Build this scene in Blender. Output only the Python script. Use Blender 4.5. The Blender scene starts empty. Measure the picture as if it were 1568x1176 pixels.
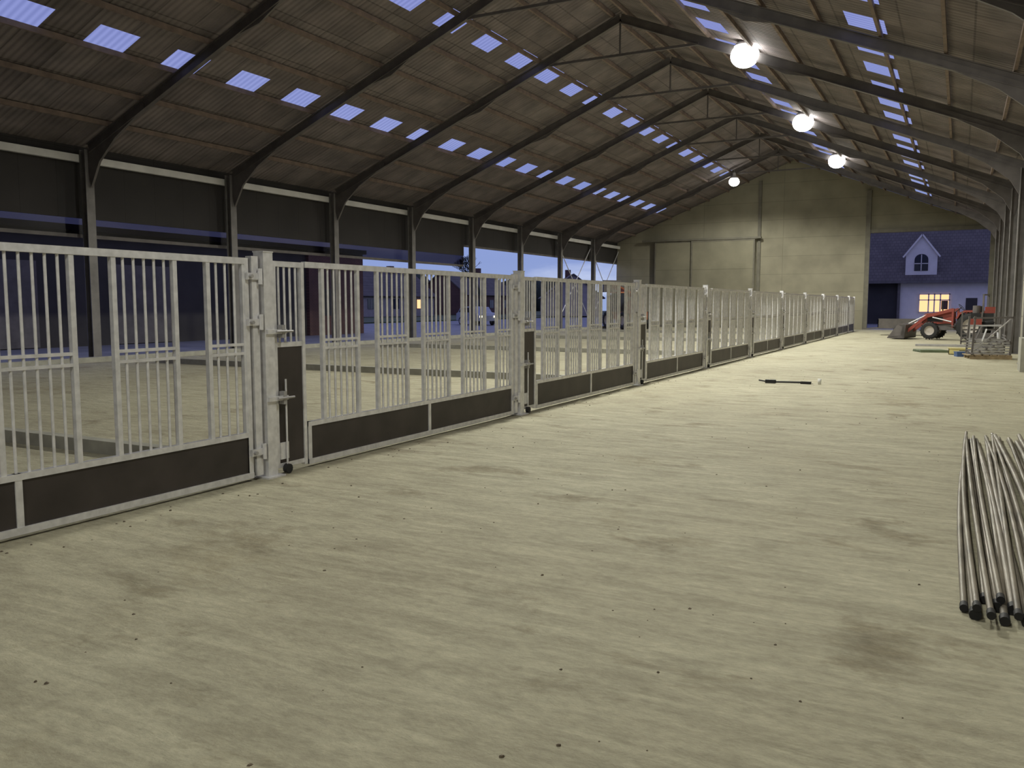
import bpy, math, random
from mathutils import Vector, Matrix
random.seed(7)
sc = bpy.context.scene
sc.view_settings.view_transform = 'Standard'

# ---------------------------------------------------------------- materials
def new_mat(name):
    m = bpy.data.materials.new(name); m.use_nodes = True
    nt = m.node_tree; nt.nodes.clear()
    out = nt.nodes.new('ShaderNodeOutputMaterial')
    return m, nt, out
def N(nt, t, **kw):
    n = nt.nodes.new(t)
    for k, v in kw.items(): setattr(n, k, v)
    return n
def L(nt, a, b): nt.links.new(a, b)
def simple(name, col, rough=0.6, metal=0.0, var=0.15, scale=6.0, bump=0.0, bscale=60, emis=None, es=0):
    m, nt, out = new_mat(name)
    b = N(nt, 'ShaderNodeBsdfPrincipled')
    b.inputs['Roughness'].default_value = rough
    b.inputs['Metallic'].default_value = metal
    tc = N(nt, 'ShaderNodeTexCoord')
    nz = N(nt, 'ShaderNodeTexNoise'); nz.inputs['Scale'].default_value = scale; nz.inputs['Detail'].default_value = 5
    L(nt, tc.outputs['Object'], nz.inputs['Vector'])
    r = N(nt, 'ShaderNodeValToRGB')
    r.color_ramp.elements[0].position = 0.3; r.color_ramp.elements[1].position = 0.7
    r.color_ramp.elements[0].color = tuple(c*(1-var) for c in col)+(1,)
    r.color_ramp.elements[1].color = tuple(min(1, c*(1+var)) for c in col)+(1,)
    L(nt, nz.outputs['Fac'], r.inputs['Fac']); L(nt, r.outputs['Color'], b.inputs['Base Color'])
    if bump > 0:
        n2 = N(nt, 'ShaderNodeTexNoise'); n2.inputs['Scale'].default_value = bscale; n2.inputs['Detail'].default_value = 4
        L(nt, tc.outputs['Object'], n2.inputs['Vector'])
        bp = N(nt, 'ShaderNodeBump'); bp.inputs['Strength'].default_value = bump; bp.inputs['Distance'].default_value = 0.02
        L(nt, n2.outputs['Fac'], bp.inputs['Height']); L(nt, bp.outputs['Normal'], b.inputs['Normal'])
    if emis:
        b.inputs['Emission Color'].default_value = emis+(1,); b.inputs['Emission Strength'].default_value = es
    L(nt, b.outputs['BSDF'], out.inputs['Surface'])
    return m

def mat_floor():
    m, nt, out = new_mat('dusty_concrete')
    b = N(nt, 'ShaderNodeBsdfPrincipled'); b.inputs['Roughness'].default_value = 0.85
    tc = N(nt, 'ShaderNodeTexCoord')
    def noise(s, d=6, sc=(1,1,1), dist=0, rough=.55, rot=0):
        mp = N(nt, 'ShaderNodeMapping'); mp.inputs['Scale'].default_value = sc; mp.inputs['Rotation'].default_value=(0,0,rot)
        L(nt, tc.outputs['Object'], mp.inputs['Vector'])
        n = N(nt, 'ShaderNodeTexNoise'); n.inputs['Scale'].default_value = s; n.inputs['Detail'].default_value = d
        n.inputs['Distortion'].default_value = dist; n.inputs['Roughness'].default_value = rough
        L(nt, mp.outputs['Vector'], n.inputs['Vector']); return n.outputs['Fac']
    def ramp(f, p0, p1, c0, c1):
        r = N(nt, 'ShaderNodeValToRGB'); e = r.color_ramp.elements
        e[0].position = p0; e[1].position = p1; e[0].color = c0+(1,); e[1].color = c1+(1,)
        L(nt, f, r.inputs['Fac']); return r.outputs['Color']
    def mix(a, bb, fac, mode='MULTIPLY'):
        x = N(nt, 'ShaderNodeMix', data_type='RGBA', blend_type=mode)
        if isinstance(fac, float): x.inputs[0].default_value = fac
        else: L(nt, fac, x.inputs[0])
        L(nt, a, x.inputs[6]); L(nt, bb, x.inputs[7]); return x.outputs[2]
    base = ramp(noise(0.35, 5), .35, .65, (.395,.365,.262), (.46,.435,.32))
    blot = ramp(noise(1.1, 8, (.8,1.2,1), .3, .66), .31, .43, (.58,.54,.48), (1,1,1))
    c = mix(base, blot, 1.0)
    blot2 = ramp(noise(0.55, 9, (1.0,.8,1), .2, .72), .56, .72, (1,1,1), (.74,.69,.60))
    c = mix(c, blot2, 0.8)
    streak = ramp(noise(1.6, 7, (1,2.6,1), .4, .7), .36, .60, (.80,.79,.76), (1.05,1.05,1.03))
    c = mix(c, streak, 0.9)
    sweep = ramp(noise(2.0, 6, (.7,5.0,1), .8, .65, .35), .40, .62, (.84,.83,.81), (1.07,1.07,1.06))
    c = mix(c, sweep, 0.85)
    fine = ramp(noise(14, 6, (1,1.6,1), 0, .7), .35, .65, (.84,.84,.84), (1.12,1.12,1.12))
    c = mix(c, fine, 0.85)
    L(nt, c, b.inputs['Base Color'])
    bp = N(nt, 'ShaderNodeBump'); bp.inputs['Strength'].default_value = 0.5; bp.inputs['Distance'].default_value = 0.03
    h1 = noise(4.5, 9, (1,2.4,1), .5, .70, .2)
    L(nt, h1, bp.inputs['Height'])
    bp2 = N(nt, 'ShaderNodeBump'); bp2.inputs['Strength'].default_value = 0.4; bp2.inputs['Distance'].default_value = 0.01
    L(nt, noise(60, 3), bp2.inputs['Height']); L(nt, bp.outputs['Normal'], bp2.inputs['Normal'])
    L(nt, bp2.outputs['Normal'], b.inputs['Normal'])
    L(nt, b.outputs['BSDF'], out.inputs['Surface'])
    return m

def mat_roof():
    m, nt, out = new_mat('corrugated_fibre_cement')
    b = N(nt, 'ShaderNodeBsdfPrincipled'); b.inputs['Roughness'].default_value = 0.8
    tc = N(nt, 'ShaderNodeTexCoord')
    sep = N(nt, 'ShaderNodeSeparateXYZ'); L(nt, tc.outputs['Object'], sep.inputs[0])
    cmb = N(nt, 'ShaderNodeCombineXYZ'); L(nt, sep.outputs['Y'], cmb.inputs['X']); L(nt, sep.outputs['X'], cmb.inputs['Y'])
    br = N(nt, 'ShaderNodeTexBrick'); br.offset = 0.0
    br.inputs['Scale'].default_value = 1.0
    br.inputs['Brick Width'].default_value = 1.08; br.inputs['Row Height'].default_value = 1.4
    br.inputs['Mortar Size'].default_value = 0.025; br.inputs['Mortar Smooth'].default_value = .5
    br.inputs['Color1'].default_value = (.175,.15,.15,1); br.inputs['Color2'].default_value = (.225,.197,.197,1)
    br.inputs['Mortar'].default_value = (.11,.095,.095,1)
    L(nt, cmb.outputs[0], br.inputs['Vector'])
    nz = N(nt, 'ShaderNodeTexNoise'); nz.inputs['Scale'].default_value = 1.2; nz.inputs['Detail'].default_value = 7
    L(nt, tc.outputs['Object'], nz.inputs['Vector'])
    r = N(nt, 'ShaderNodeValToRGB'); r.color_ramp.elements[0].position=.3; r.color_ramp.elements[1].position=.7
    r.color_ramp.elements[0].color=(.65,.65,.65,1); r.color_ramp.elements[1].color=(1.15,1.12,1.1,1)
    L(nt, nz.outputs['Fac'], r.inputs['Fac'])
    x = N(nt, 'ShaderNodeMix', data_type='RGBA', blend_type='MULTIPLY'); x.inputs[0].default_value = 1
    L(nt, br.outputs['Color'], x.inputs[6]); L(nt, r.outputs['Color'], x.inputs[7])
    L(nt, x.outputs[2], b.inputs['Base Color'])
    ma = N(nt, 'ShaderNodeMath', operation='MULTIPLY'); ma.inputs[1].default_value = 2*math.pi/0.177
    L(nt, sep.outputs['Y'], ma.inputs[0])
    si = N(nt, 'ShaderNodeMath', operation='SINE'); L(nt, ma.outputs[0], si.inputs[0])
    bp = N(nt, 'ShaderNodeBump'); bp.inputs['Strength'].default_value = .9; bp.inputs['Distance'].default_value = .02
    L(nt, si.outputs[0], bp.inputs['Height']); L(nt, bp.outputs['Normal'], b.inputs['Normal'])
    L(nt, b.outputs['BSDF'], out.inputs['Surface'])
    return m

def mat_skylight():
    m, nt, out = new_mat('translucent_grp_sheet')
    tc = N(nt, 'ShaderNodeTexCoord')
    sep = N(nt, 'ShaderNodeSeparateXYZ'); L(nt, tc.outputs['Object'], sep.inputs[0])
    ma = N(nt, 'ShaderNodeMath', operation='MULTIPLY'); ma.inputs[1].default_value = 2*math.pi/0.177
    L(nt, sep.outputs['Y'], ma.inputs[0])
    si = N(nt, 'ShaderNodeMath', operation='SINE'); L(nt, ma.outputs[0], si.inputs[0])
    r = N(nt, 'ShaderNodeMapRange'); r.inputs[1].default_value=-1; r.inputs[2].default_value=1
    L(nt, si.outputs[0], r.inputs[0])
    cr = N(nt, 'ShaderNodeValToRGB'); cr.color_ramp.elements[0].color=(.72,.74,.80,1); cr.color_ramp.elements[1].color=(1,1,1,1)
    L(nt, r.outputs[0], cr.inputs['Fac'])
    t = N(nt, 'ShaderNodeBsdfTransparent'); L(nt, cr.outputs['Color'], t.inputs['Color'])
    tl = N(nt, 'ShaderNodeBsdfTranslucent'); tl.inputs['Color'].default_value=(.7,.75,.8,1)
    mx = N(nt, 'ShaderNodeMixShader'); mx.inputs[0].default_value=.2
    L(nt, t.outputs[0], mx.inputs[1]); L(nt, tl.outputs[0], mx.inputs[2]); L(nt, mx.outputs[0], out.inputs['Surface'])
    return m

def mat_panels(name, c1, c2, rowh, w, mort, vertical_axis='Z', horiz='X', rough=.8, md=.6):
    m, nt, out = new_mat(name)
    b = N(nt, 'ShaderNodeBsdfPrincipled'); b.inputs['Roughness'].default_value = rough
    tc = N(nt, 'ShaderNodeTexCoord')
    sep = N(nt, 'ShaderNodeSeparateXYZ'); L(nt, tc.outputs['Object'], sep.inputs[0])
    cmb = N(nt, 'ShaderNodeCombineXYZ'); L(nt, sep.outputs[horiz], cmb.inputs['X']); L(nt, sep.outputs[vertical_axis], cmb.inputs['Y'])
    br = N(nt, 'ShaderNodeTexBrick'); br.offset = 0.0 if w > 1 else .5
    br.inputs['Scale'].default_value = 1.0
    br.inputs['Brick Width'].default_value = w; br.inputs['Row Height'].default_value = rowh
    br.inputs['Mortar Size'].default_value = mort; br.inputs['Mortar Smooth'].default_value = .3
    br.inputs['Color1'].default_value = c1+(1,); br.inputs['Color2'].default_value = c2+(1,)
    br.inputs['Mortar'].default_value = tuple(c*md for c in c1)+(1,)
    L(nt, cmb.outputs[0], br.inputs['Vector'])
    nz = N(nt, 'ShaderNodeTexNoise'); nz.inputs['Scale'].default_value = .8; nz.inputs['Detail'].default_value = 7
    L(nt, tc.outputs['Object'], nz.inputs['Vector'])
    r = N(nt, 'ShaderNodeValToRGB'); r.color_ramp.elements[0].position=.3; r.color_ramp.elements[1].position=.7
    r.color_ramp.elements[0].color=(.8,.8,.8,1); r.color_ramp.elements[1].color=(1.1,1.1,1.1,1)
    L(nt, nz.outputs['Fac'], r.inputs['Fac'])
    x = N(nt, 'ShaderNodeMix', data_type='RGBA', blend_type='MULTIPLY'); x.inputs[0].default_value = 1
    L(nt, br.outputs['Color'], x.inputs[6]); L(nt, r.outputs['Color'], x.inputs[7])
    L(nt, x.outputs[2], b.inputs['Base Color'])
    L(nt, b.outputs['BSDF'], out.inputs['Surface'])
    return m

def emis(name, col, s):
    m, nt, out = new_mat(name)
    e = N(nt, 'ShaderNodeEmission'); e.inputs[0].default_value = col+(1,); e.inputs[1].default_value = s
    L(nt, e.outputs[0], out.inputs['Surface']); return m
def tinted(name, col):
    m, nt, out = new_mat(name)
    t = N(nt, 'ShaderNodeBsdfTransparent'); t.inputs[0].default_value = col+(1,)
    g = N(nt, 'ShaderNodeBsdfGlossy'); g.inputs['Roughness'].default_value=.2
    mx = N(nt, 'ShaderNodeMixShader'); mx.inputs[0].default_value=.04
    L(nt, t.outputs[0], mx.inputs[1]); L(nt, g.outputs[0], mx.inputs[2]); L(nt, mx.outputs[0], out.inputs['Surface'])
    return m

M = {}
M['floor'] = mat_floor()
M['roof'] = mat_roof()
M['sky'] = mat_skylight()
M['galv'] = simple('galvanised_steel', (.74,.735,.75), .40, .30, .14, 14)
M['galv_dull'] = simple('dull_galvanised', (.40,.39,.39), .5, .3, .15, 5)
M['ply'] = simple('phenolic_plywood', (.042,.034,.032), .5, 0, .3, 3)
M['black'] = simple('black_rubber', (.015,.015,.016), .7, 0, .2)
M['darksteel'] = simple('dark_painted_steel', (.12,.108,.105), .6, .1, .2, 3)
M['colsteel'] = simple('grey_column_steel', (.19,.18,.175), .6, .2, .2, 3)
M['railgrey'] = simple('pale_rail_paint', (.70,.69,.68), .6, .1, .1, 2)
M['purlin'] = simple('purlin_timber', (.20,.15,.125), .8, 0, .25, 4)
M['darkclad'] = mat_panels('dark_side_cladding', (.030,.027,.027), (.034,.030,.030), 3.0, 1.08, .01, 'Z', 'Y')
M['concwall'] = mat_panels('concrete_wall_panels', (.255,.235,.17), (.275,.255,.185), 1.2, 5.33, .02, 'Z', 'X', .8, .8)
M['concwallY'] = mat_panels('concrete_wall_panels_side', (.30,.28,.22), (.33,.31,.24), 1.2, 5.33, .025, 'Z', 'Y')
M['gable'] = mat_panels('gable_cladding', (.17,.155,.125), (.19,.17,.14), 1.5, 1.08, .02, 'Z', 'X')
M['doorgreen'] = mat_panels('sliding_door_cladding', (.20,.185,.13), (.215,.20,.14), 2.0, 30, .03, 'Z', 'X', .8, .8)
M['doorframe'] = simple('door_frame_steel', (.14,.13,.10), .7, .0, .15, 3)
M['kerb'] = simple('kerb_concrete', (.33,.32,.27), .85, 0, .15, 5)
M['asphalt'] = simple('yard_asphalt', (.16,.16,.17), .6, 0, .25, .8)
M['grass'] = simple('grass', (.06,.08,.03), .9, 0, .3, .8)
M['white'] = simple('white_render', (.66,.62,.60), .8, 0, .06, 2)
M['dimwhite'] = simple('dusk_dimmed_render', (.28,.25,.24), .8, 0, .1, 2)  # white render with the dusk dimness put into its colour
M['slate'] = mat_panels('slate_roof', (.085,.07,.065), (.105,.088,.08), .25, .3, .02, 'Z', 'X')
M['brick'] = mat_panels('red_brick', (.10,.05,.042), (.12,.06,.048), .075, .22, .012, 'Z', 'Y')
M['darkwall'] = simple('dark_barn_wall', (.04,.036,.034), .8, 0, .2, 1)
M['lamp'] = emis('lamp_lens_glow', (1,1,.95), 18)
M['warmwin'] = emis('warm_window_glow', (1.0,.52,.25), 1.6)
M['dimwin'] = simple('dark_glass', (.03,.035,.05), .1, 0, .05)
M['red'] = simple('tractor_red_paint', (.25,.045,.03), .5, 0, .15)
M['rim'] = simple('wheel_rim_paint', (.42,.38,.34), .5, 0, .1)
M['orange'] = simple('orange_paint', (.38,.12,.05), .5, 0, .1)
M['yellow'] = simple('yellow_plastic', (.55,.48,.20), .5, 0, .1)
M['greenmat'] = simple('green_sheet', (.12,.15,.08), .7, 0, .2)
M['blue'] = simple('blue_plastic', (.06,.11,.26), .5, 0, .1)
M['wood'] = simple('pallet_wood', (.30,.23,.14), .8, 0, .25, 5)
M['pole'] = simple('weathered_steel_pipe', (.21,.185,.145), .55, .15, .45, 2.5)
M['clod'] = simple('dirt_clod', (.12,.095,.065), .95, 0, .4, 30)
M['strip'] = tinted('sky_dimming_sheet', (.28,.26,.30))  # added tinted sheet, dims the sky seen through the side gap
M['carwhite'] = simple('car_paint_grey', (.3,.32,.36), .3, 0, .05)
M['foliage'] = simple('tree_foliage', (.02,.028,.02), .9, 0, .4, 2)
M['headlight'] = emis('headlight_glow', (1,.9,.6), 3)
M['cup'] = simple('white_plastic_cup', (.75,.75,.72), .4)

# ---------------------------------------------------------------- mesh builder
class MB:
    def __init__(s): s.v=[]; s.f=[]; s.m=[]; s.mats=[]; s.sm=[]
    def mi(s, k):
        if k not in s.mats: s.mats.append(k)
        return s.mats.index(k)
    def add(s, vs, fs, mat, smooth=False):
        o=len(s.v); s.v += [tuple(v) for v in vs]; mi=s.mi(mat)
        for f in fs: s.f.append(tuple(i+o for i in f)); s.m.append(mi); s.sm.append(smooth)
    def box(s, x0,x1,y0,y1,z0,z1, mat):
        s.add([(x0,y0,z0),(x1,y0,z0),(x1,y1,z0),(x0,y1,z0),(x0,y0,z1),(x1,y0,z1),(x1,y1,z1),(x0,y1,z1)],
              [(0,3,2,1),(4,5,6,7),(0,1,5,4),(1,2,6,5),(2,3,7,6),(3,0,4,7)], mat)
    def beam(s, p0,p1,w,h,mat, up=(0,0,1)):
        p0=Vector(p0);p1=Vector(p1);d=(p1-p0).normalized();up=Vector(up)
        if abs(d.dot(up))>.98: up=Vector((0,1,0))
        sd=d.cross(up).normalized(); u=sd.cross(d)
        vs=[p+sd*a*w/2+u*b*h/2 for p in (p0,p1) for a,b in ((-1,-1),(1,-1),(1,1),(-1,1))]
        s.add(vs,[(0,1,2,3),(7,6,5,4),(0,4,5,1),(1,5,6,2),(2,6,7,3),(3,7,4,0)],mat)
    def ibeam(s,p0,p1,w,h,mat,up=(0,0,1),t=.025):
        p0=Vector(p0);p1=Vector(p1);d=(p1-p0).normalized();up=Vector(up)
        sd=d.cross(up).normalized(); u=sd.cross(d)
        s.beam(p0,p1,t*.8,h-2*t,mat,up)
        for q in (-1,1):
            o=u*q*(h/2-t/2); s.beam(p0+o,p1+o,w,t,mat,up)
    def cyl(s,p0,p1,r,mat,n=8,r1=None,cap=True):
        p0=Vector(p0);p1=Vector(p1);d=(p1-p0).normalized()
        a=Vector((0,0,1)) if abs(d.z)<.9 else Vector((1,0,0))
        e=d.cross(a).normalized(); g=d.cross(e)
        r1=r if r1 is None else r1
        vs=[p+ (e*math.cos(2*math.pi*i/n)+g*math.sin(2*math.pi*i/n))*rr for p,rr in ((p0,r),(p1,r1)) for i in range(n)]
        s.add(vs,[(i,(i+1)%n,n+(i+1)%n,n+i) for i in range(n)],mat,True)
        if cap: s.add(vs,[tuple(range(n))[::-1],tuple(range(n,2*n))],mat)
    def lathe(s,c,axis,prof,mat,n=20):
        c=Vector(c);d=Vector(axis).normalized()
        a=Vector((0,0,1)) if abs(d.z)<.9 else Vector((1,0,0))
        e=d.cross(a).normalized(); g=d.cross(e)
        vs=[c+d*h+(e*math.cos(2*math.pi*i/n)+g*math.sin(2*math.pi*i/n))*max(r,1e-4) for r,h in prof for i in range(n)]
        fs=[(k*n+i,k*n+(i+1)%n,(k+1)*n+(i+1)%n,(k+1)*n+i) for k in range(len(prof)-1) for i in range(n)]
        s.add(vs,fs,mat,True)
    def prism(s,poly,axis,a0,a1,mat):
        def P(u,v,a):
            return {'Y':(u,a,v),'X':(a,u,v),'Z':(u,v,a)}[axis]
        n=len(poly)
        vs=[P(u,v,a0) for u,v in poly]+[P(u,v,a1) for u,v in poly]
        s.add(vs,[tuple(range(n)),tuple(range(n,2*n))[::-1]]+[(i,n+i,n+(i+1)%n,(i+1)%n) for i in range(n)],mat)
    def wheel(s,c,R,w,axis,rimr,n=24,tread=True):
        s.lathe(c,axis,[(rimr,-w*.42),(R*.9,-w/2),(R,-w*.36),(R,w*.36),(R*.9,w/2),(rimr,w*.42),(rimr,-w*.42)],'black',n)
        s.lathe(c,axis,[(.001,-w*.15),(rimr*.35,-w*.2),(rimr*.8,-w*.1),(rimr,-w*.40)],'rim',n)
        s.lathe(c,axis,[(.001,w*.15),(rimr*.35,w*.2),(rimr*.8,w*.1),(rimr,w*.40)],'rim',n)
        if tread:
            c=Vector(c);d=Vector(axis).normalized(); e=d.cross(Vector((0,0,1))).normalized(); g=d.cross(e)
            for i in range(n):
                t=2*math.pi*i/n; rr=e*math.cos(t)+g*math.sin(t)
                sg=1 if i%2 else -1
                s.beam(c+rr*(R+.01)+d*w*.05*sg,c+rr*(R+.01)+d*w*.45*sg,.05*R/.6,.05,'black',up=tuple(rr))
    def mesh(s,name):
        me=bpy.data.meshes.new(name); me.from_pydata(s.v,[],s.f)
        for k in s.mats: me.materials.append(M[k])
        me.polygons.foreach_set('material_index',s.m)
        me.polygons.foreach_set('use_smooth',s.sm)
        me.update()
        import bmesh
        bm=bmesh.new(); bm.from_mesh(me); bmesh.ops.recalc_face_normals(bm,faces=bm.faces); bm.to_mesh(me); bm.free()
        return me
    def obj(s,name,loc=(0,0,0),rz=0):
        o=bpy.data.objects.new(name,s.mesh(name)); sc.collection.objects.link(o)
        o.location=loc; o.rotation_euler=(0,0,rz); return o

# ---------------------------------------------------------------- geometry constants
XL, XR, XRG = -22.0, 1.8, -10.1
ZR, SL = 11.07, 0.407
Y0, Y1 = -16.0, 58.5
def zr(x): return ZR - SL*abs(x-XRG)
FR = [15.8+5.33*k for k in range(-6, 9)]   # frames
FR = [y for y in FR if Y0 < y < Y1-1]

# floor + ground
b=MB(); b.box(XL-.4,XR+.3,Y0,Y1+.2,-.15,0,'floor'); b.obj('floor')
b=MB(); b.box(-160,60,-60,200,-.25,-.16,'asphalt'); b.box(XL-18,XL-.4,-60,140,-.16,-.03,'asphalt'); b.box(-40,40,Y1+.2,140,-.16,-.02,'asphalt')
b.box(-160,XL-26,-60,200,-.16,-.04,'grass')
b.obj('ground_yard')

# ---------------------------------------------------------------- roof with skylight openings
roof=MB(); skl=MB()
def pt(d,y,dz=0): 
    x=-d; return (x,y,zr(x)+dz)
rows={'L':[(18.04,13.76),(13.35,25.8)],'R':[(6.85,31.8),(2.16,23.0)]}
per=2.16; SW=.53
for side,(da,db) in (('L',(22.5,10.1)),('R',(10.1,-2.2))):
    rs=rows[side]; cuts=[da]
    HW=.36 if side=='L' else .42
    for d0,_ in rs: cuts += [d0+HW,d0-HW]
    cuts.append(db)
    for i in range(len(cuts)-1):
        u,v=cuts[i],cuts[i+1]
        if i%2==0:
            roof.add([pt(u,Y0),pt(u,Y1+.3),pt(v,Y1+.3),pt(v,Y0)],[(0,1,2,3)],'roof')
        else:
            yc0=rs[i//2][1]; k0=math.ceil((Y0+1-yc0)/per); k1=math.floor((Y1-3-yc0)/per)
            prev=Y0
            for k in range(k0,k1+1):
                yc=yc0+per*k
                roof.add([pt(u,prev),pt(u,yc-SW),pt(v,yc-SW),pt(v,prev)],[(0,1,2,3)],'roof')
                skl.add([pt(u,yc-SW),pt(u,yc+SW),pt(v,yc+SW),pt(v,yc-SW)],[(0,1,2,3)],'sky')
                prev=yc+SW
            roof.add([pt(u,prev),pt(u,Y1+.3),pt(v,Y1+.3),pt(v,prev)],[(0,1,2,3)],'roof')
ro=roof.obj('ceiling_roof_sheeting'); so=skl.obj('skylight_sheets'); so.parent=ro

# purlins
b=MB()
for side in (-1,1):
    d=0.25
    while d<11.8:
        x=XRG+side*d; z=zr(x)-.07
        b.box(x-.035,x+.035,Y0,Y1,z-.08,z+.05,'purlin')
        d+=1.33
po=b.obj('roof_purlins'); po.parent=ro

# portal frames
fm=MB()
RD=.27
for y in FR:
    ax=Vector((XL+.15,y,zr(XL)-.27)); rg=Vector((XRG,y,zr(XRG)-.30)); bx=Vector((XR-.15,y,zr(XR)-.27))
    fm.ibeam(ax,rg,.13,RD,'darksteel',t=.02); fm.ibeam(rg,bx,.13,RD,'darksteel',t=.02)
    for s,x in ((1,XL),(-1,XR)):
        xx=x+s*.2
        fm.prism([(x,zr(x)-.35),(xx,zr(x)-1.35),(x+s*.6,zr(x+s*.6)-.9),(x+s*1.3,zr(x+s*1.3)-.6),(x+s*2.5,zr(x+s*2.5)-.42),(x+s*2.5,zr(x+s*2.5)-.3)],'Y',y-.035,y+.035,'darksteel')
    zt=zr(XRG)-1.45
    h=(1.05)/SL
    fm.beam((XRG-h,y,zt),(XRG+h,y,zt),.06,.08,'darksteel')
    fm.beam((XRG,y,zt),(XRG,y,zr(XRG)-.4),.05,.05,'darksteel')
    for s in (-1,1):
        x5=XRG+s*5.2
        fm.prism([(x5-1.0,zr(x5-1.0)-.40),(x5,zr(x5)-.58),(x5+1.0,zr(x5+1.0)-.40)],'Y',y-.025,y+.025,'darksteel')
fo=fm.obj('roof_portal_rafters'); fo.parent=ro

c=MB()
c.ibeam((0,0,0.015),(0,0,zr(XL)-.3),.26,.24,'colsteel',up=(1,0,0))
c.box(-.2,.2,-.2,.2,0,.02,'colsteel')
for a in (-.15,.15):
    for e in (-.15,.15): c.cyl((a,e,.02),(a,e,.06),.018,'galv_dull',6)
cm=c.mesh('steel_column')
for y in FR:
    o=bpy.data.objects.new('steel_column',cm); sc.collection.objects.link(o); o.location=(XL,y,0)
for y in FR:
    o=bpy.data.objects.new('steel_column',cm); sc.collection.objects.link(o); o.location=(XR-.2,y,0)

# left side: rail, cladding, sky-dimming sheet, bracing
b=MB(); b.box(XL-.28,XL-.14,Y0,Y1,5.60,5.80,'railgrey'); b.obj('eaves_rail')
b=MB()
b.box(XL-.42,XL-.36,Y0,36.9,4.05,zr(XL-.4),'darkclad'); b.box(XL-.42,XL-.36,36.9,Y1,4.6,zr(XL-.4),'darkclad')
b.box(XL-.40,XL-.38,Y0,36.9,3.60,4.05,'strip'); b.box(XL-.42,XL-.36,Y0,36.9,3.50,3.60,'darksteel')
b.box(XL-.42,XL-.36,36.9,Y1,4.5,4.6,'darksteel')
b.obj('wall_west')
b=MB()
for ya,yb in ((FR[-2],FR[-1]),(FR[-1],Y1-.2)):
    b.cyl((XL-.2,ya,.4),(XL-.2,yb,5.4),.03,'galv',6); b.cyl((XL-.2,yb,.4),(XL-.2,ya,5.4),.03,'galv',6)
b.obj('cross_bracing')

# right wall
b=MB()
b.box(XR,XR+.15,Y0,Y1,0,2.6,'concwallY'); b.box(XR+.02,XR+.1,Y0,Y1,2.6,zr(XR)-.0,'gable')
for z in (3.4,4.5,5.5): b.box(XR-.06,XR+.02,Y0,Y1,z-.06,z+.06,'purlin')
b.obj('wall_east')
b=MB(); b.prism([(XL-.4,0),(XR+.3,0),(XR+.1,zr(XR)),(XRG,ZR-.03),(XL-.4,zr(XL-.4)-.03)],'Y',Y0-.1,Y0,'gable'); b.obj('wall_south')

# far gable wall with right doorway
DX0,DX1,DZ=-5.3,1.4,6.1
b=MB()
b.box(XL-.4,DX0,Y1,Y1+.2,0,6.0,'concwall')
b.box(DX1,XR+.3,Y1,Y1+.2,0,6.0,'concwall')
b.prism([(XL-.4,6.0),(DX0,6.0),(DX0,DZ),(DX1,DZ),(DX1,6.0),(XR+.3,6.0),(XR+.3,zr(XR+.3)-.03),(XRG,ZR-.03),(XL-.4,zr(XL-.4)-.03)],'Y',Y1,Y1+.2,'concwall')
b.obj('wall_north')
b=MB()
for x in (DX0-.12,DX1+.1): b.box(x-.14,x+.14,Y1-.25,Y1,0,zr(x)-.4,'doorframe')
b.box(DX0-.2,DX1+.2,Y1-.2,Y1-.01,DZ,DZ+.22,'doorframe')
for x in (-12.2,): b.box(x-.10,x+.10,Y1-.12,Y1,0,zr(x)-.4,'doorframe')
b.obj('trim_north')
b=MB()
for x0,x1,yy in ((-19.4,-16.55,Y1-.30),(-16.75,-12.4,Y1-.38)):
    b.box(x0,x1,yy-.04,yy,.0,6.0,'doorgreen')
    for xx in (x0+.05,x1-.05): b.box(xx-.05,xx+.05,yy-.07,yy-.04,.0,6.0,'doorframe')
    for z in (.1,5.95): b.box(x0,x1,yy-.06,yy-.04,z-.05,z+.05,'doorframe')
b.box(-20.3,-12.0,Y1-.5,Y1-.26,6.0,6.12,'doorframe')
b.obj('door_1')

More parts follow.
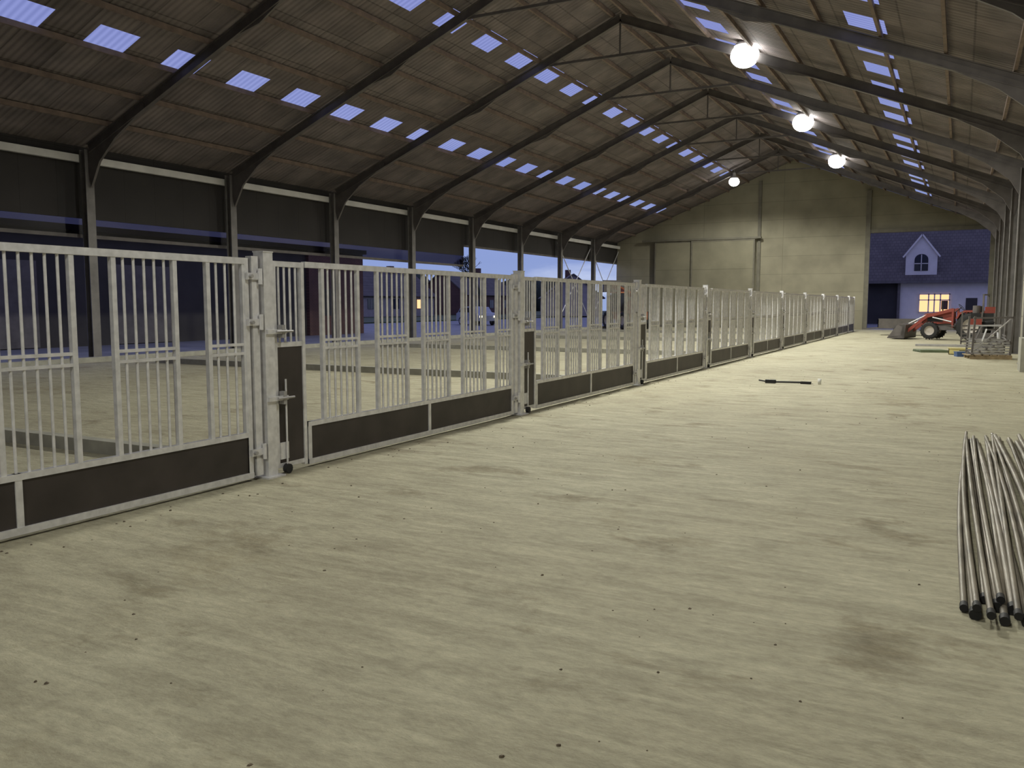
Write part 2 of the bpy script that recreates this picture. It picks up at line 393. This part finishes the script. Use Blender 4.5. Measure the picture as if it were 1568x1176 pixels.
# ---------------------------------------------------------------- fence bays
FX=-5.64; BAY=5.05; FY=5.78
def bay():
    b=MB(); g='galv'
    b.box(-.06,.06,-.06,.06,0,2.07,g); b.box(-.11,.11,-.11,.11,0,.015,g); b.box(-.065,.065,-.065,.065,2.07,2.08,g)
    b.box(-.025,.025,.09,.13,.06,2.0,g); b.box(-.025,.025,.47,.51,.04,2.0,g)
    for z0,z1 in ((1.95,2.0),(1.20,1.245),(.06,.1)): b.box(-.02,.02,.09,.5,z0,z1,g)
    for i in range(1,5): b.cyl((0,.11+i*.076,1.24),(0,.11+i*.076,1.96),.012,g,6,cap=False)
    b.box(-.012,.012,.13,.47,.1,1.2,'ply')
    b.box(.02,.035,.13,.24,.14,.3,g)
    a,e=.53,4.84
    b.box(-.025,.025,a,e,1.955,2.01,g); b.box(-.03,.03,a,e,.03,.08,g); b.box(-.025,.025,a,e,.405,.45,g)
    b.box(-.012,.012,a,e,.08,.405,'ply')
    for y in (a,2.66,e-.05): b.box(-.022,.022,y,y+.05,.03,.45,g)
    b.box(-.025,.025,e-.05,e,.03,2.01,g)
    for k in range(5):
        s=.79+.9*k; w=.56 if k<4 else .40
        n=6 if k<4 else 4
        for i in range(n+1):
            y=s+w*i/n
            if i in (0,n) : b.box(-.02,.02,y-.02,y+.02,.45,1.955,g)
            else: b.cyl((0,y,.45),(0,y,1.955),.012,g,6,cap=False)
        for z in (1.165,1.245): b.box(-.016,.016,s,s+w,z-.012,z+.012,g)
    b.box(-.035,.035,4.87,4.95,.04,2.03,g)
    for z in (1.85,1.44,.26):
        b.box(.03,.055,4.80,4.97,z-.03,z+.03,g); b.cyl((.06,4.945,z-.07),(.06,4.945,z+.07),.02,g,8)
        b.cyl((.055,4.83,z),(.085,4.83,z),.018,'galv_dull',6)
    for z in (.73,1.35):
        b.box(.06,.085,-.05,.2,z-.02,z+.02,g); b.box(.03,.09,.13,.17,z-.06,z+.06,'galv_dull')
        b.cyl((.1,.05,z),(.1,.26,z),.012,'galv_dull',6)
    b.cyl((.05,.2,.05),(.05,.2,.9),.01,g,6); b.cyl((.03,.2,.05),(.075,.2,.05),.045,'black',12)
    return b
me=bay().mesh('stall_fence_gate')
for k in range(-1,9):
    o=bpy.data.objects.new('stall_fence_gate',me); sc.collection.objects.link(o); o.location=(FX,FY+BAY*k,0)
b=MB(); b.box(-.06,.06,-.06,.06,0,2.07,'galv'); b.box(-.08,.08,-.06,.08,0,.015,'galv'); b.box(-.065,.065,-.06,.065,2.07,2.08,'galv')
b.box(-.03,.03,.06,2.6,1.95,2.01,'galv'); b.box(-.03,.03,.06,2.6,.03,.08,'galv'); b.box(-.015,.015,.06,2.6,.08,.45,'ply')
for i in range(22): b.cyl((0,.12+i*.115,.45),(0,.12+i*.115,1.95),.01,'galv',6,cap=False)
b.box(-.05,.05,2.6,2.7,0,2.05,'galv')
b.obj('fence_end_panel',(FX,FY+BAY*9,0))

# low kerbs dividing pens
for y in (5.9,15.9,26.0,36.1,46.2):
    b=MB(); b.prism([(y-.08,0),(y+.08,0),(y+.07,.14),(y-.07,.14)],'X',-19.5,FX-.5,'kerb'); b.obj('pen_kerb')
b=MB(); b.prism([(XL+.6,0),(XL+.85,0),(XL+.83,.14),(XL+.62,.14)],'Y',Y0,Y1-.5,'kerb'); b.obj('gutter_kerb')

# ---------------------------------------------------------------- lamps
def lamp_mesh():
    b=MB()
    b.cyl((0,0,.95),(0,0,.55),.015,'galv_dull',8)
    b.lathe((0,0,0),(0,0,1),[(.001,.58),(.11,.57),(.13,.50),(.13,.32),(.16,.28),(.28,.16),(.33,.10),(.32,.09)],'galv',24)
    R=.42
    b.lathe((0,0,-.18),(0,0,1),[(R*math.sin(math.pi*i/14)+.001,-R*math.cos(math.pi*i/14)*.85) for i in range(0,12)],'lamp',28)
    return b.mesh('high_bay_or_fill_lamp')
lm=lamp_mesh()
lamps=[(-6.1,y,9.25,1.0,1) for y in (15.8,26.46,37.12,47.78)]
lamps.append((-12.7,53.1,9.25,.75,.4))
lamps += [(-1.6,5.14,6.9,1.0,.13),(-2.0,-5.5,6.9,1.0,.3)]  # two unseen fill lamps added to brighten the fence and foreground
for x,y,z,s,pw in lamps:
    e=bpy.data.objects.new('high_bay_or_fill_lamp',None); sc.collection.objects.link(e); e.location=(x,y,z)
    o=bpy.data.objects.new('lamp_body',lm); sc.collection.objects.link(o); o.parent=e; o.scale=(s,s,s)
    ld=bpy.data.lights.new('lamp_light','SPOT'); ld.energy=2850*pw; ld.color=(1,.99,.88)
    ld.spot_size=math.radians(170); ld.spot_blend=.4; ld.shadow_soft_size=.3
    lo=bpy.data.objects.new('lamp_light',ld); sc.collection.objects.link(lo); lo.parent=e; lo.location=(0,0,-.95)

# ---------------------------------------------------------------- pipes on floor (right)
b=MB()
for i in range(38):
    lay=0 if i<22 else 1
    x=.085+ (i*.046 if lay==0 else (i-22)*.062+.05)+random.uniform(-.010,.010)
    r=random.choice([.017,.020,.024])
    ya=4.85+random.uniform(-.15,.3); yb=11.2+random.uniform(-.15,.25)
    z=.026 if lay==0 else .066
    xs=x; xe=x*.95+random.uniform(-.09,.09)
    pts=[]
    bow=random.uniform(-.06,.06)
    for k in range(9):
        t=k/8; pts.append(Vector((xs+(xe-xs)*t+bow*math.sin(math.pi*t),ya+(yb-ya)*t,z)))
    for p,q in zip(pts,pts[1:]): b.cyl(p,q,r,'pole',8)
    b.cyl(pts[0]-Vector((0,.02,0)),pts[0]+Vector((0,.05,0)),r*1.25,'black',10)
b.obj('steel_pipe_bundle')

# dirt clods scattered : one mesh
b=MB()
def clod(x,y,r):
    n=6; vs=[]
    h=r*random.uniform(.4,.9)
    for i in range(n):
        t=2*math.pi*i/n; q=r*random.uniform(.7,1.2); vs.append((x+q*math.cos(t),y+q*math.sin(t),0.0))
    for i in range(n):
        t=2*math.pi*i/n+.3; q=r*random.uniform(.4,.7); vs.append((x+q*math.cos(t),y+q*math.sin(t),h*random.uniform(.6,1)))
    b.add(vs,[(i,(i+1)%n,n+(i+1)%n,n+i) for i in range(n)]+[tuple(range(n,2*n))],'clod')
for i in range(360):
    y=1.5+ (random.random()**1.2)*26; x=random.uniform(-5.3,1.1)
    if x>-.1 and 4<y<12: continue
    clod(x,y,random.choice([.004,.005,.006,.007,.009,.011]))
for i in range(160):
    clod(FX+random.uniform(.14,.5),random.uniform(1,30),random.choice([.006,.009,.012]))
b.obj('scattered_dirt_clods')

b=MB(); b.cyl((0,0,.03),(.62,.12,.03),.018,'black',8); b.box(-.12,.08,-.05,.05,.0,.07,'black'); b.box(.55,.75,.08,.16,.0,.05,'black')
b.cyl((-.1,0,.03),(-.3,.25,.03),.015,'black',8); b.obj('floor_tool',(-3.35,17.6,0))
b=MB(); b.lathe((0,0,0),(0,0,1),[(.001,.0),(.028,.0),(.038,.11),(.034,.11),(.026,.01)],'cup',14); b.obj('paper_cup',(-2.45,17.8,0))

# ---------------------------------------------------------------- tractor (faces -X)
b=MB()
for s in (-.62,.62):
    b.wheel((.95,s,.62),.60,.34,(0,1,0),.33)
    b.wheel((-.75,s*.92,.40),.38,.22,(0,1,0),.21,20)
b.cyl((.95,-.6,.62),(.95,.6,.62),.08,'darksteel'); b.cyl((-.75,-.55,.40),(-.75,.55,.40),.06,'darksteel')
b.box(-.9,.9,-.18,.18,.42,.72,'darksteel')
b.box(.5,1.25,-.25,.25,.5,.85,'darksteel')
b.prism([(-1.15,.68),(-1.18,1.02),(-1.05,1.16),(.05,1.24),(.1,1.24),(.1,.72)],'Y',-.27,.27,'red')
b.box(-1.20,-1.15,-.22,.22,.72,1.04,'black')
for s in (-1,1):
    b.box(-1.22,-1.19,s*.17-.05,s*.17+.05,.92,1.0,'cup')
    b.box(-.95,-.3,s*.275-.006,s*.275+.006,.8,1.02,'black')
    poly=[(.35,.95),(.45,1.2),(.7,1.32),(1.1,1.32),(1.4,1.15),(1.5,.95),(1.42,.95),(1.3,1.1),(1.08,1.24),(.74,1.24),(.52,1.14),(.43,.95)]
    b.prism(poly,'Y',s*.62-.18,s*.62+.18,'red')
    b.box(.1,.6,s*.35-.16,s*.35+.16,.6,.64,'darksteel')
    b.beam((1.35,s*.45,.8),(1.35,s*.45,2.0),.06,.08,'darksteel')
    b.beam((.15,s*.42,1.35),(-.9,s*.42,1.05),.07,.13,'red'); b.beam((-.9,s*.42,1.08),(-1.75,s*.42,.35),.07,.13,'red')
    b.beam((.15,s*.42,.55),(.15,s*.42,1.4),.08,.12,'red')
    b.cyl((.1,s*.42,.8),(-.7,s*.42,1.0),.03,'galv'); b.cyl((-.95,s*.42,1.1),(-1.7,s*.42,.7),.028,'galv')
b.beam((1.35,-.48,2.0),(1.35,.48,2.0),.08,.06,'darksteel')
b.box(.65,1.05,-.22,.22,.9,1.02,'black'); b.prism([(1.0,1.0),(1.12,1.5),(1.2,1.5),(1.1,.95)],'Y',-.22,.22,'black')
b.cyl((.1,0,1.2),(.38,0,1.45),.02,'black')
b.lathe((.38,0,1.45),(.75,0,.66),[(.17,-.012),(.19,0),(.17,.012),(.155,0),(.17,-.012)],'black',20)
b.cyl((-.45,.2,1.2),(-.45,.2,1.75),.03,'black')
b.prism([(-1.75,.1),(-1.7,.65),(-1.82,.72),(-2.05,.66),(-1.86,.55),(-1.9,.18),(-2.5,.06),(-2.5,.02),(-1.8,.02)],'Y',-.85,.85,'darksteel')
for s in (-.85,.83): b.prism([(-1.75,.03),(-1.72,.65),(-2.05,.66),(-2.5,.05)],'Y',s,s+.02,'darksteel')
b.obj('red_loader_tractor',(-.35,43.0,0.02),math.radians(-14))

b=MB()
b.box(-.9,.9,-.5,.5,.35,.42,'darksteel')
for s in (-.5,.46): b.box(-.9,.9,s,s+.04,.42,.85,'darksteel')
for s in (-.9,.86): b.box(s,s+.04,-.5,.5,.42,.85,'darksteel')
for s in (-.58,.58): b.wheel((.1,s,.25),.25,.15,(0,1,0),.13,16,False)
b.beam((-.9,0,.38),(-1.7,0,.3),.06,.06,'darksteel'); b.obj('small_trailer',(-2.9,48.2,0))

b=MB()
for i in range(3): b.box(-.55,.55,-.4+i*.35,-.3+i*.35,.0,.1,'wood')
for i in range(6): b.box(-.6+i*.2,-.46+i*.2,-.42,.42,.1,.125,'wood')
for i in range(6):
    z=.16+i*.08; b.box(-.5,.5,-.35,-.3,z-.02,z+.02,'galv_dull'); b.box(-.5,.5,.3,.35,z-.02,z+.02,'galv_dull')
    b.cyl((-.5+i*.18,-.5,z),(-.42+i*.18,.5,z+.05),.025,'darksteel')
for x in (-.5,.5):
    for y in (-.35,.35): b.beam((x,y,.12),(x+.05,y,1.25),.05,.05,'darksteel')
b.beam((-.5,-.35,1.2),(.55,-.35,1.22),.05,.05,'darksteel'); b.beam((-.5,-.35,.2),(.5,-.35,1.2),.03,.03,'galv_dull')
for i in range(5): b.beam((-.45+i*.2,-.4,.5+.04*i),(-.1+i*.15,.5,.9-.05*i),.04,.04,'galv' if i%2 else 'darksteel')
b.obj('pallet_of_steel_parts',(.75,28.6,0),.2)
b=MB()
b.box(-.5,.5,-.35,.35,.3,.34,'galv_dull')
for x in (-.45,.45):
    for y in (-.3,.3): b.beam((x,y,0),(x,y,.9),.04,.04,'galv_dull')
b.box(-.5,.5,-.33,.33,.85,.9,'galv_dull'); b.box(-.3,.2,-.2,.2,.34,.6,'darksteel'); b.cyl((-.2,0,.9),(.25,.1,.98),.08,'black',10)
b.box(-.45,-.1,-.25,.1,.9,1.1,'red'); b.obj('tool_trolley',(.75,33.5,0))
b=MB()
for i in range(5):
    z=.1+i*.16
    b.beam((-.8,0,z),(.5,.1*i,z+.02),.06,.06,'darksteel'); b.beam((-.7,.5,z),(.5,.5,z),.05,.05,'galv_dull')
    b.beam((-.7+i*.25,0,z),(-.7+i*.25,.5,z),.05,.05,'darksteel')
for x in (-.8,-.1,.5): b.beam((x,0,0),(x,0,1.3),.06,.06,'darksteel'); b.beam((x,.5,0),(x,.5,1.1),.06,.06,'darksteel')
b.box(-.5,.3,.05,.4,.92,1.25,'black'); b.cyl((-.3,.2,1.25),(-.3,.2,1.55),.14,'darksteel',14); b.box(0,.35,.1,.4,1.25,1.5,'red')
b.obj('machinery_stillage',(.85,38.5,0))
b=MB(); b.box(-.3,.3,-.22,.22,0,.02,'yellow')
for s in (-.3,.28): b.box(s,s+.02,-.22,.22,0,.2,'yellow')
for s in (-.22,.20): b.box(-.3,.3,s,s+.02,0,.2,'yellow')
b.box(-.26,.05,-.15,.15,.02,.16,'wood'); b.box(-.33,.33,-.24,.24,.19,.205,'yellow'); b.obj('yellow_crate',(.0,30.6,0))
b=MB()
for i in range(4): b.prism([(-.45,.0+i*.02),(.45,.0+i*.02),(.42,.018+i*.02),(-.43,.018+i*.02)],'Y',-.5+i*.03,.5-i*.02,'greenmat')
b.obj('folded_green_sheet',(-.85,31.8,0),.3)
b=MB(); b.box(-.2,.2,-.15,.15,0,.12,'blue'); b.box(-.21,.21,-.16,.16,.12,.15,'blue'); b.beam((-.1,0,.18),(.1,0,.18),.02,.02,'black'); b.obj('blue_tool_case',(.1,29.4,0),.3)
b=MB()
for i in range(3): b.beam((-1.6,i*.12,.04),(1.0,i*.12+.1,.04),.07,.07,'galv_dull')
b.obj('loose_steel_bars',(.1,36.0,0))
b=MB(); b.prism([(0,0),(.5,0),(.12,.8),(0,.8)],'Y',0,1.0,'kerb'); b.obj('concrete_block',(1.29,23.2,0))

# ---------------------------------------------------------------- farmhouse seen through doorway
HY=76
b=MB()
b.box(-4.6,8,HY,HY+.3,0,3.6,'white'); b.box(-16,-4.6,HY+.2,HY+.4,0,3.6,'darkwall')
b.prism([(HY-.5,3.45),(HY+6.5,9.6),(HY+13,3.45),(HY+12.7,3.35),(HY+6.5,9.3),(HY-.4,3.3)],'X',-16,9,'slate')
b.box(-16,9,HY-.6,HY-.45,3.3,3.48,'darksteel')
for x in (-15.9,8): b.prism([(HY+.3,0),(HY+12.5,0),(HY+12.5,3.6),(HY+6.5,9.2),(HY+.3,3.6)],'X',x,x+.1,'white')
dx=-3.0
b.prism([(dx-1.15,3.7),(dx+1.15,3.7),(dx+1.15,5.6),(dx,7.1),(dx-1.15,5.6)],'Y',HY+.1,HY+.35,'white')
b.prism([(dx-1.0,3.7),(dx+1.0,3.7),(dx+1.0,5.6),(dx,6.9),(dx-1.0,5.6)],'Y',HY+.35,HY+3.4,'slate')
for s in (-1,1): b.beam((dx+s*1.35,HY+.05,5.4),(dx,HY+.05,7.2),.25,.12,'white')
arch=[(dx-.5,4.3),(dx+.5,4.3),(dx+.5,5.2)]+[(dx+.5*math.cos(t),5.2+.45*math.sin(t)) for t in [math.pi*i/8 for i in range(1,8)]]+[(dx-.5,5.2)]
b.prism(arch,'Y',HY+.06,HY+.1,'dimwin')
b.box(dx-.03,dx+.03,HY+.03,HY+.06,4.3,5.6,'white'); b.box(dx-.5,dx+.5,HY+.03,HY+.06,4.85,4.91,'white')
b.box(-3.0,-.85,HY-.04,HY-.0,1.0,2.4,'warmwin')
for x in (-3.05,-2.35,-1.93,-1.5,-.85): b.box(x-.05,x+.05,HY-.08,HY-.04,.95,2.45,'white')
for z in (.97,1.95,2.42): b.box(-3.05,-.8,HY-.08,HY-.04,z-.04,z+.04,'white')
b.box(-1.42,-.95,HY-.05,HY-.04,1.2,1.9,'brick')
b.box(.3,1.1,HY-.05,HY,0,2.1,'darkwall')
b.box(-4.65,-4.45,HY-.12,HY,0,3.4,'darksteel')
b.obj('farmhouse')

# ---------------------------------------------------------------- outside left
b=MB()
b.box(-34,-30.2,-20,34,-.05,4.55,'darkwall'); b.box(-34,-30,34,38.5,-.05,4.4,'brick'); b.box(-34.2,-29.8,-20,38.6,4.4,4.62,'darkwall')
for y in (6,12,18,24,30): b.box(-30.2,-30.12,y-1.4,y+1.4,0,3.2,'darksteel')
b.box(-30,-29.96,35,36.2,1.0,2.4,'dimwin')
b.obj('neighbouring_barn')
def house(name,x,y,w,l,h,rz,wall='white',win=True):
    b=MB()
    b.prism([(-w/2,0),(w/2,0),(w/2,h),(0,h+w*.38),(-w/2,h)],'Y',-l/2,l/2,wall)
    for s in (-1,1): b.beam((s*(w/2+.35),0,h-.2),(0,0,h+w*.38+.1),l+.6,.15,'slate',up=(0,0,1)) 
    b.box(-.5,.3,l*.2,l*.2+.7,h+w*.2,h+w*.38+1.0,'brick')
    for yy in (-l*.3,0,l*.3):
        b.box(w/2,w/2+.05,yy-.6,yy+.6,1,2.3,'dimwin'); b.box(w/2+.05,w/2+.08,yy-.04,yy+.04,1,2.3,'dimwhite')
    if win: b.box(w/2+.05,w/2+.09,l*.3-.55,l*.3+.55,1.05,2.25,'warmwin')
    b.obj(name,(x,y,0),rz)
house('distant_house',-66,62,8,14,3.0,.1,'brick',False)
house('distant_house',-70,92,8,16,2.8,-.1,'dimwhite')
house('distant_house',-72,120,9,16,3.2,.0,'brick',False)
house('distant_house',-50,112,8,12,2.6,.5,'dimwhite',False)
b=MB()
for i in range(140):
    y=20+i*1.3; x=-95+random.uniform(-4,4); r=random.uniform(1.5,3.4)
    pr=[(.01,0)]+[(r*math.sin(math.pi*t/6)*random.uniform(.8,1.15),r*1.3*(1-math.cos(math.pi*t/6))) for t in range(1,6)]+[(.01,r*2.6)]
    b.lathe((x,y,-.5),(0,0,1),pr,'foliage',8)
b.obj('tree_line')
def tree(x,y,h):
    b=MB(); 
    def br(p,d,l,r,n):
        q=p+d*l; b.cyl(p,q,r,'foliage',6,r*.65,cap=False)
        if n==0: return
        for k in range(3):
            dd=(d+Vector((random.uniform(-.7,.7),random.uniform(-.7,.7),random.uniform(-.1,.5)))).normalized(); br(q,dd,l*.72,r*.62,n-1)
    br(Vector((0,0,-.1)),Vector((0,0,1)),h*.32,h*.025,5); b.obj('bare_tree',(x,y,0))
tree(-62,77,8); tree(-58,100,9)
b=MB()
b.prism([(-2.1,.35),(2.1,.35),(2.15,.75),(1.95,.95),(1.1,1.0),(.55,1.42),(-1.2,1.45),(-1.75,1.0),(-2.1,.9)],'Y',-.82,.82,'carwhite')
b.prism([(.98,1.0),(.5,1.36),(-1.1,1.38),(-1.55,1.02)],'Y',-.84,.84,'dimwin')
for x in (-1.3,1.3):
    for s in (-.75,.75): b.wheel((x,s,.31),.31,.2,(0,1,0),.19,18,False)
for s in (-.6,.6): b.box(2.1,2.18,s-.14,s+.14,.62,.76,'headlight')
b.obj('parked_car',(-34,58,-.03),-.6)
b=MB()
b.box(-1.8,1.6,-.6,.6,.6,1.1,'orange'); b.prism([(-1.6,1.1),(-1.7,1.9),(-.5,1.8),(-.3,1.1)],'Y',-.6,.1,'orange')
b.prism([(-.2,1.1),(-.1,2.3),(.8,2.3),(1.1,1.5),(1.1,1.1)],'Y',.05,.7,'dimwin'); b.box(-.15,.85,.0,.75,2.3,2.38,'orange')
b.beam((-1.7,-.25,1.8),(2.6,-.25,2.9),.25,.28,'orange'); b.box(2.5,2.7,-.9,.4,2.4,3.2,'darksteel'); b.beam((2.7,-.7,2.42),(3.7,-.7,2.42),.1,.05,'darksteel'); b.beam((2.7,.2,2.42),(3.7,.2,2.42),.1,.05,'darksteel')
for x in (-1.2,1.1):
    for s in (-.75,.75): b.wheel((x,s,.55),.55,.35,(0,1,0),.3,20)
b.obj('telehandler',(-19.3,52.2,0.03),2.4)

# ---------------------------------------------------------------- world
w=bpy.data.worlds.new('dusk_sky'); sc.world=w; w.use_nodes=True
nt=w.node_tree; nt.nodes.clear()
out=N(nt,'ShaderNodeOutputWorld'); bg=N(nt,'ShaderNodeBackground'); L(nt,bg.outputs[0],out.inputs[0])
tc=N(nt,'ShaderNodeTexCoord'); sp=N(nt,'ShaderNodeSeparateXYZ'); L(nt,tc.outputs['Generated'],sp.inputs[0])
r=N(nt,'ShaderNodeValToRGB'); e=r.color_ramp.elements
e[0].position=0; e[0].color=(.60,.70,.95,1); e[1].position=.35; e[1].color=(.34,.38,.80,1)
x=e.new(.06); x.color=(.50,.60,.94,1)
x=e.new(.16); x.color=(.38,.44,.84,1)
L(nt,sp.outputs['Z'],r.inputs['Fac'])
mp=N(nt,'ShaderNodeMapping'); mp.inputs['Scale'].default_value=(3,3,14); L(nt,tc.outputs['Generated'],mp.inputs['Vector'])
nz=N(nt,'ShaderNodeTexNoise'); nz.inputs['Scale'].default_value=1.6; nz.inputs['Detail'].default_value=6; L(nt,mp.outputs[0],nz.inputs['Vector'])
r2=N(nt,'ShaderNodeValToRGB'); r2.color_ramp.elements[0].position=.45; r2.color_ramp.elements[1].position=.62
r2.color_ramp.elements[0].color=(.60,.66,.82,1); r2.color_ramp.elements[1].color=(1.25,1.2,1.1,1)
L(nt,nz.outputs['Fac'],r2.inputs['Fac'])
mr=N(nt,'ShaderNodeMapRange'); mr.inputs[1].default_value=.05; mr.inputs[2].default_value=.2; mr.inputs[3].default_value=1; mr.inputs[4].default_value=0.15
L(nt,sp.outputs['Z'],mr.inputs[0])
mx=N(nt,'ShaderNodeMix',data_type='RGBA',blend_type='MULTIPLY'); L(nt,mr.outputs[0],mx.inputs[0]); L(nt,r.outputs['Color'],mx.inputs[6]); L(nt,r2.outputs['Color'],mx.inputs[7])
L(nt,mx.outputs[2],bg.inputs[0]); bg.inputs[1].default_value=.85

# ---------------------------------------------------------------- camera
cd=bpy.data.cameras.new('camera'); cam=bpy.data.objects.new('camera',cd); sc.collection.objects.link(cam)
cd.sensor_width=36; cd.lens=1290/1568*36; cd.clip_end=500
cam.location=(0,0,1.6); cam.rotation_euler=(math.radians(90-5.4),0,math.radians(27.97))
sc.camera=cam
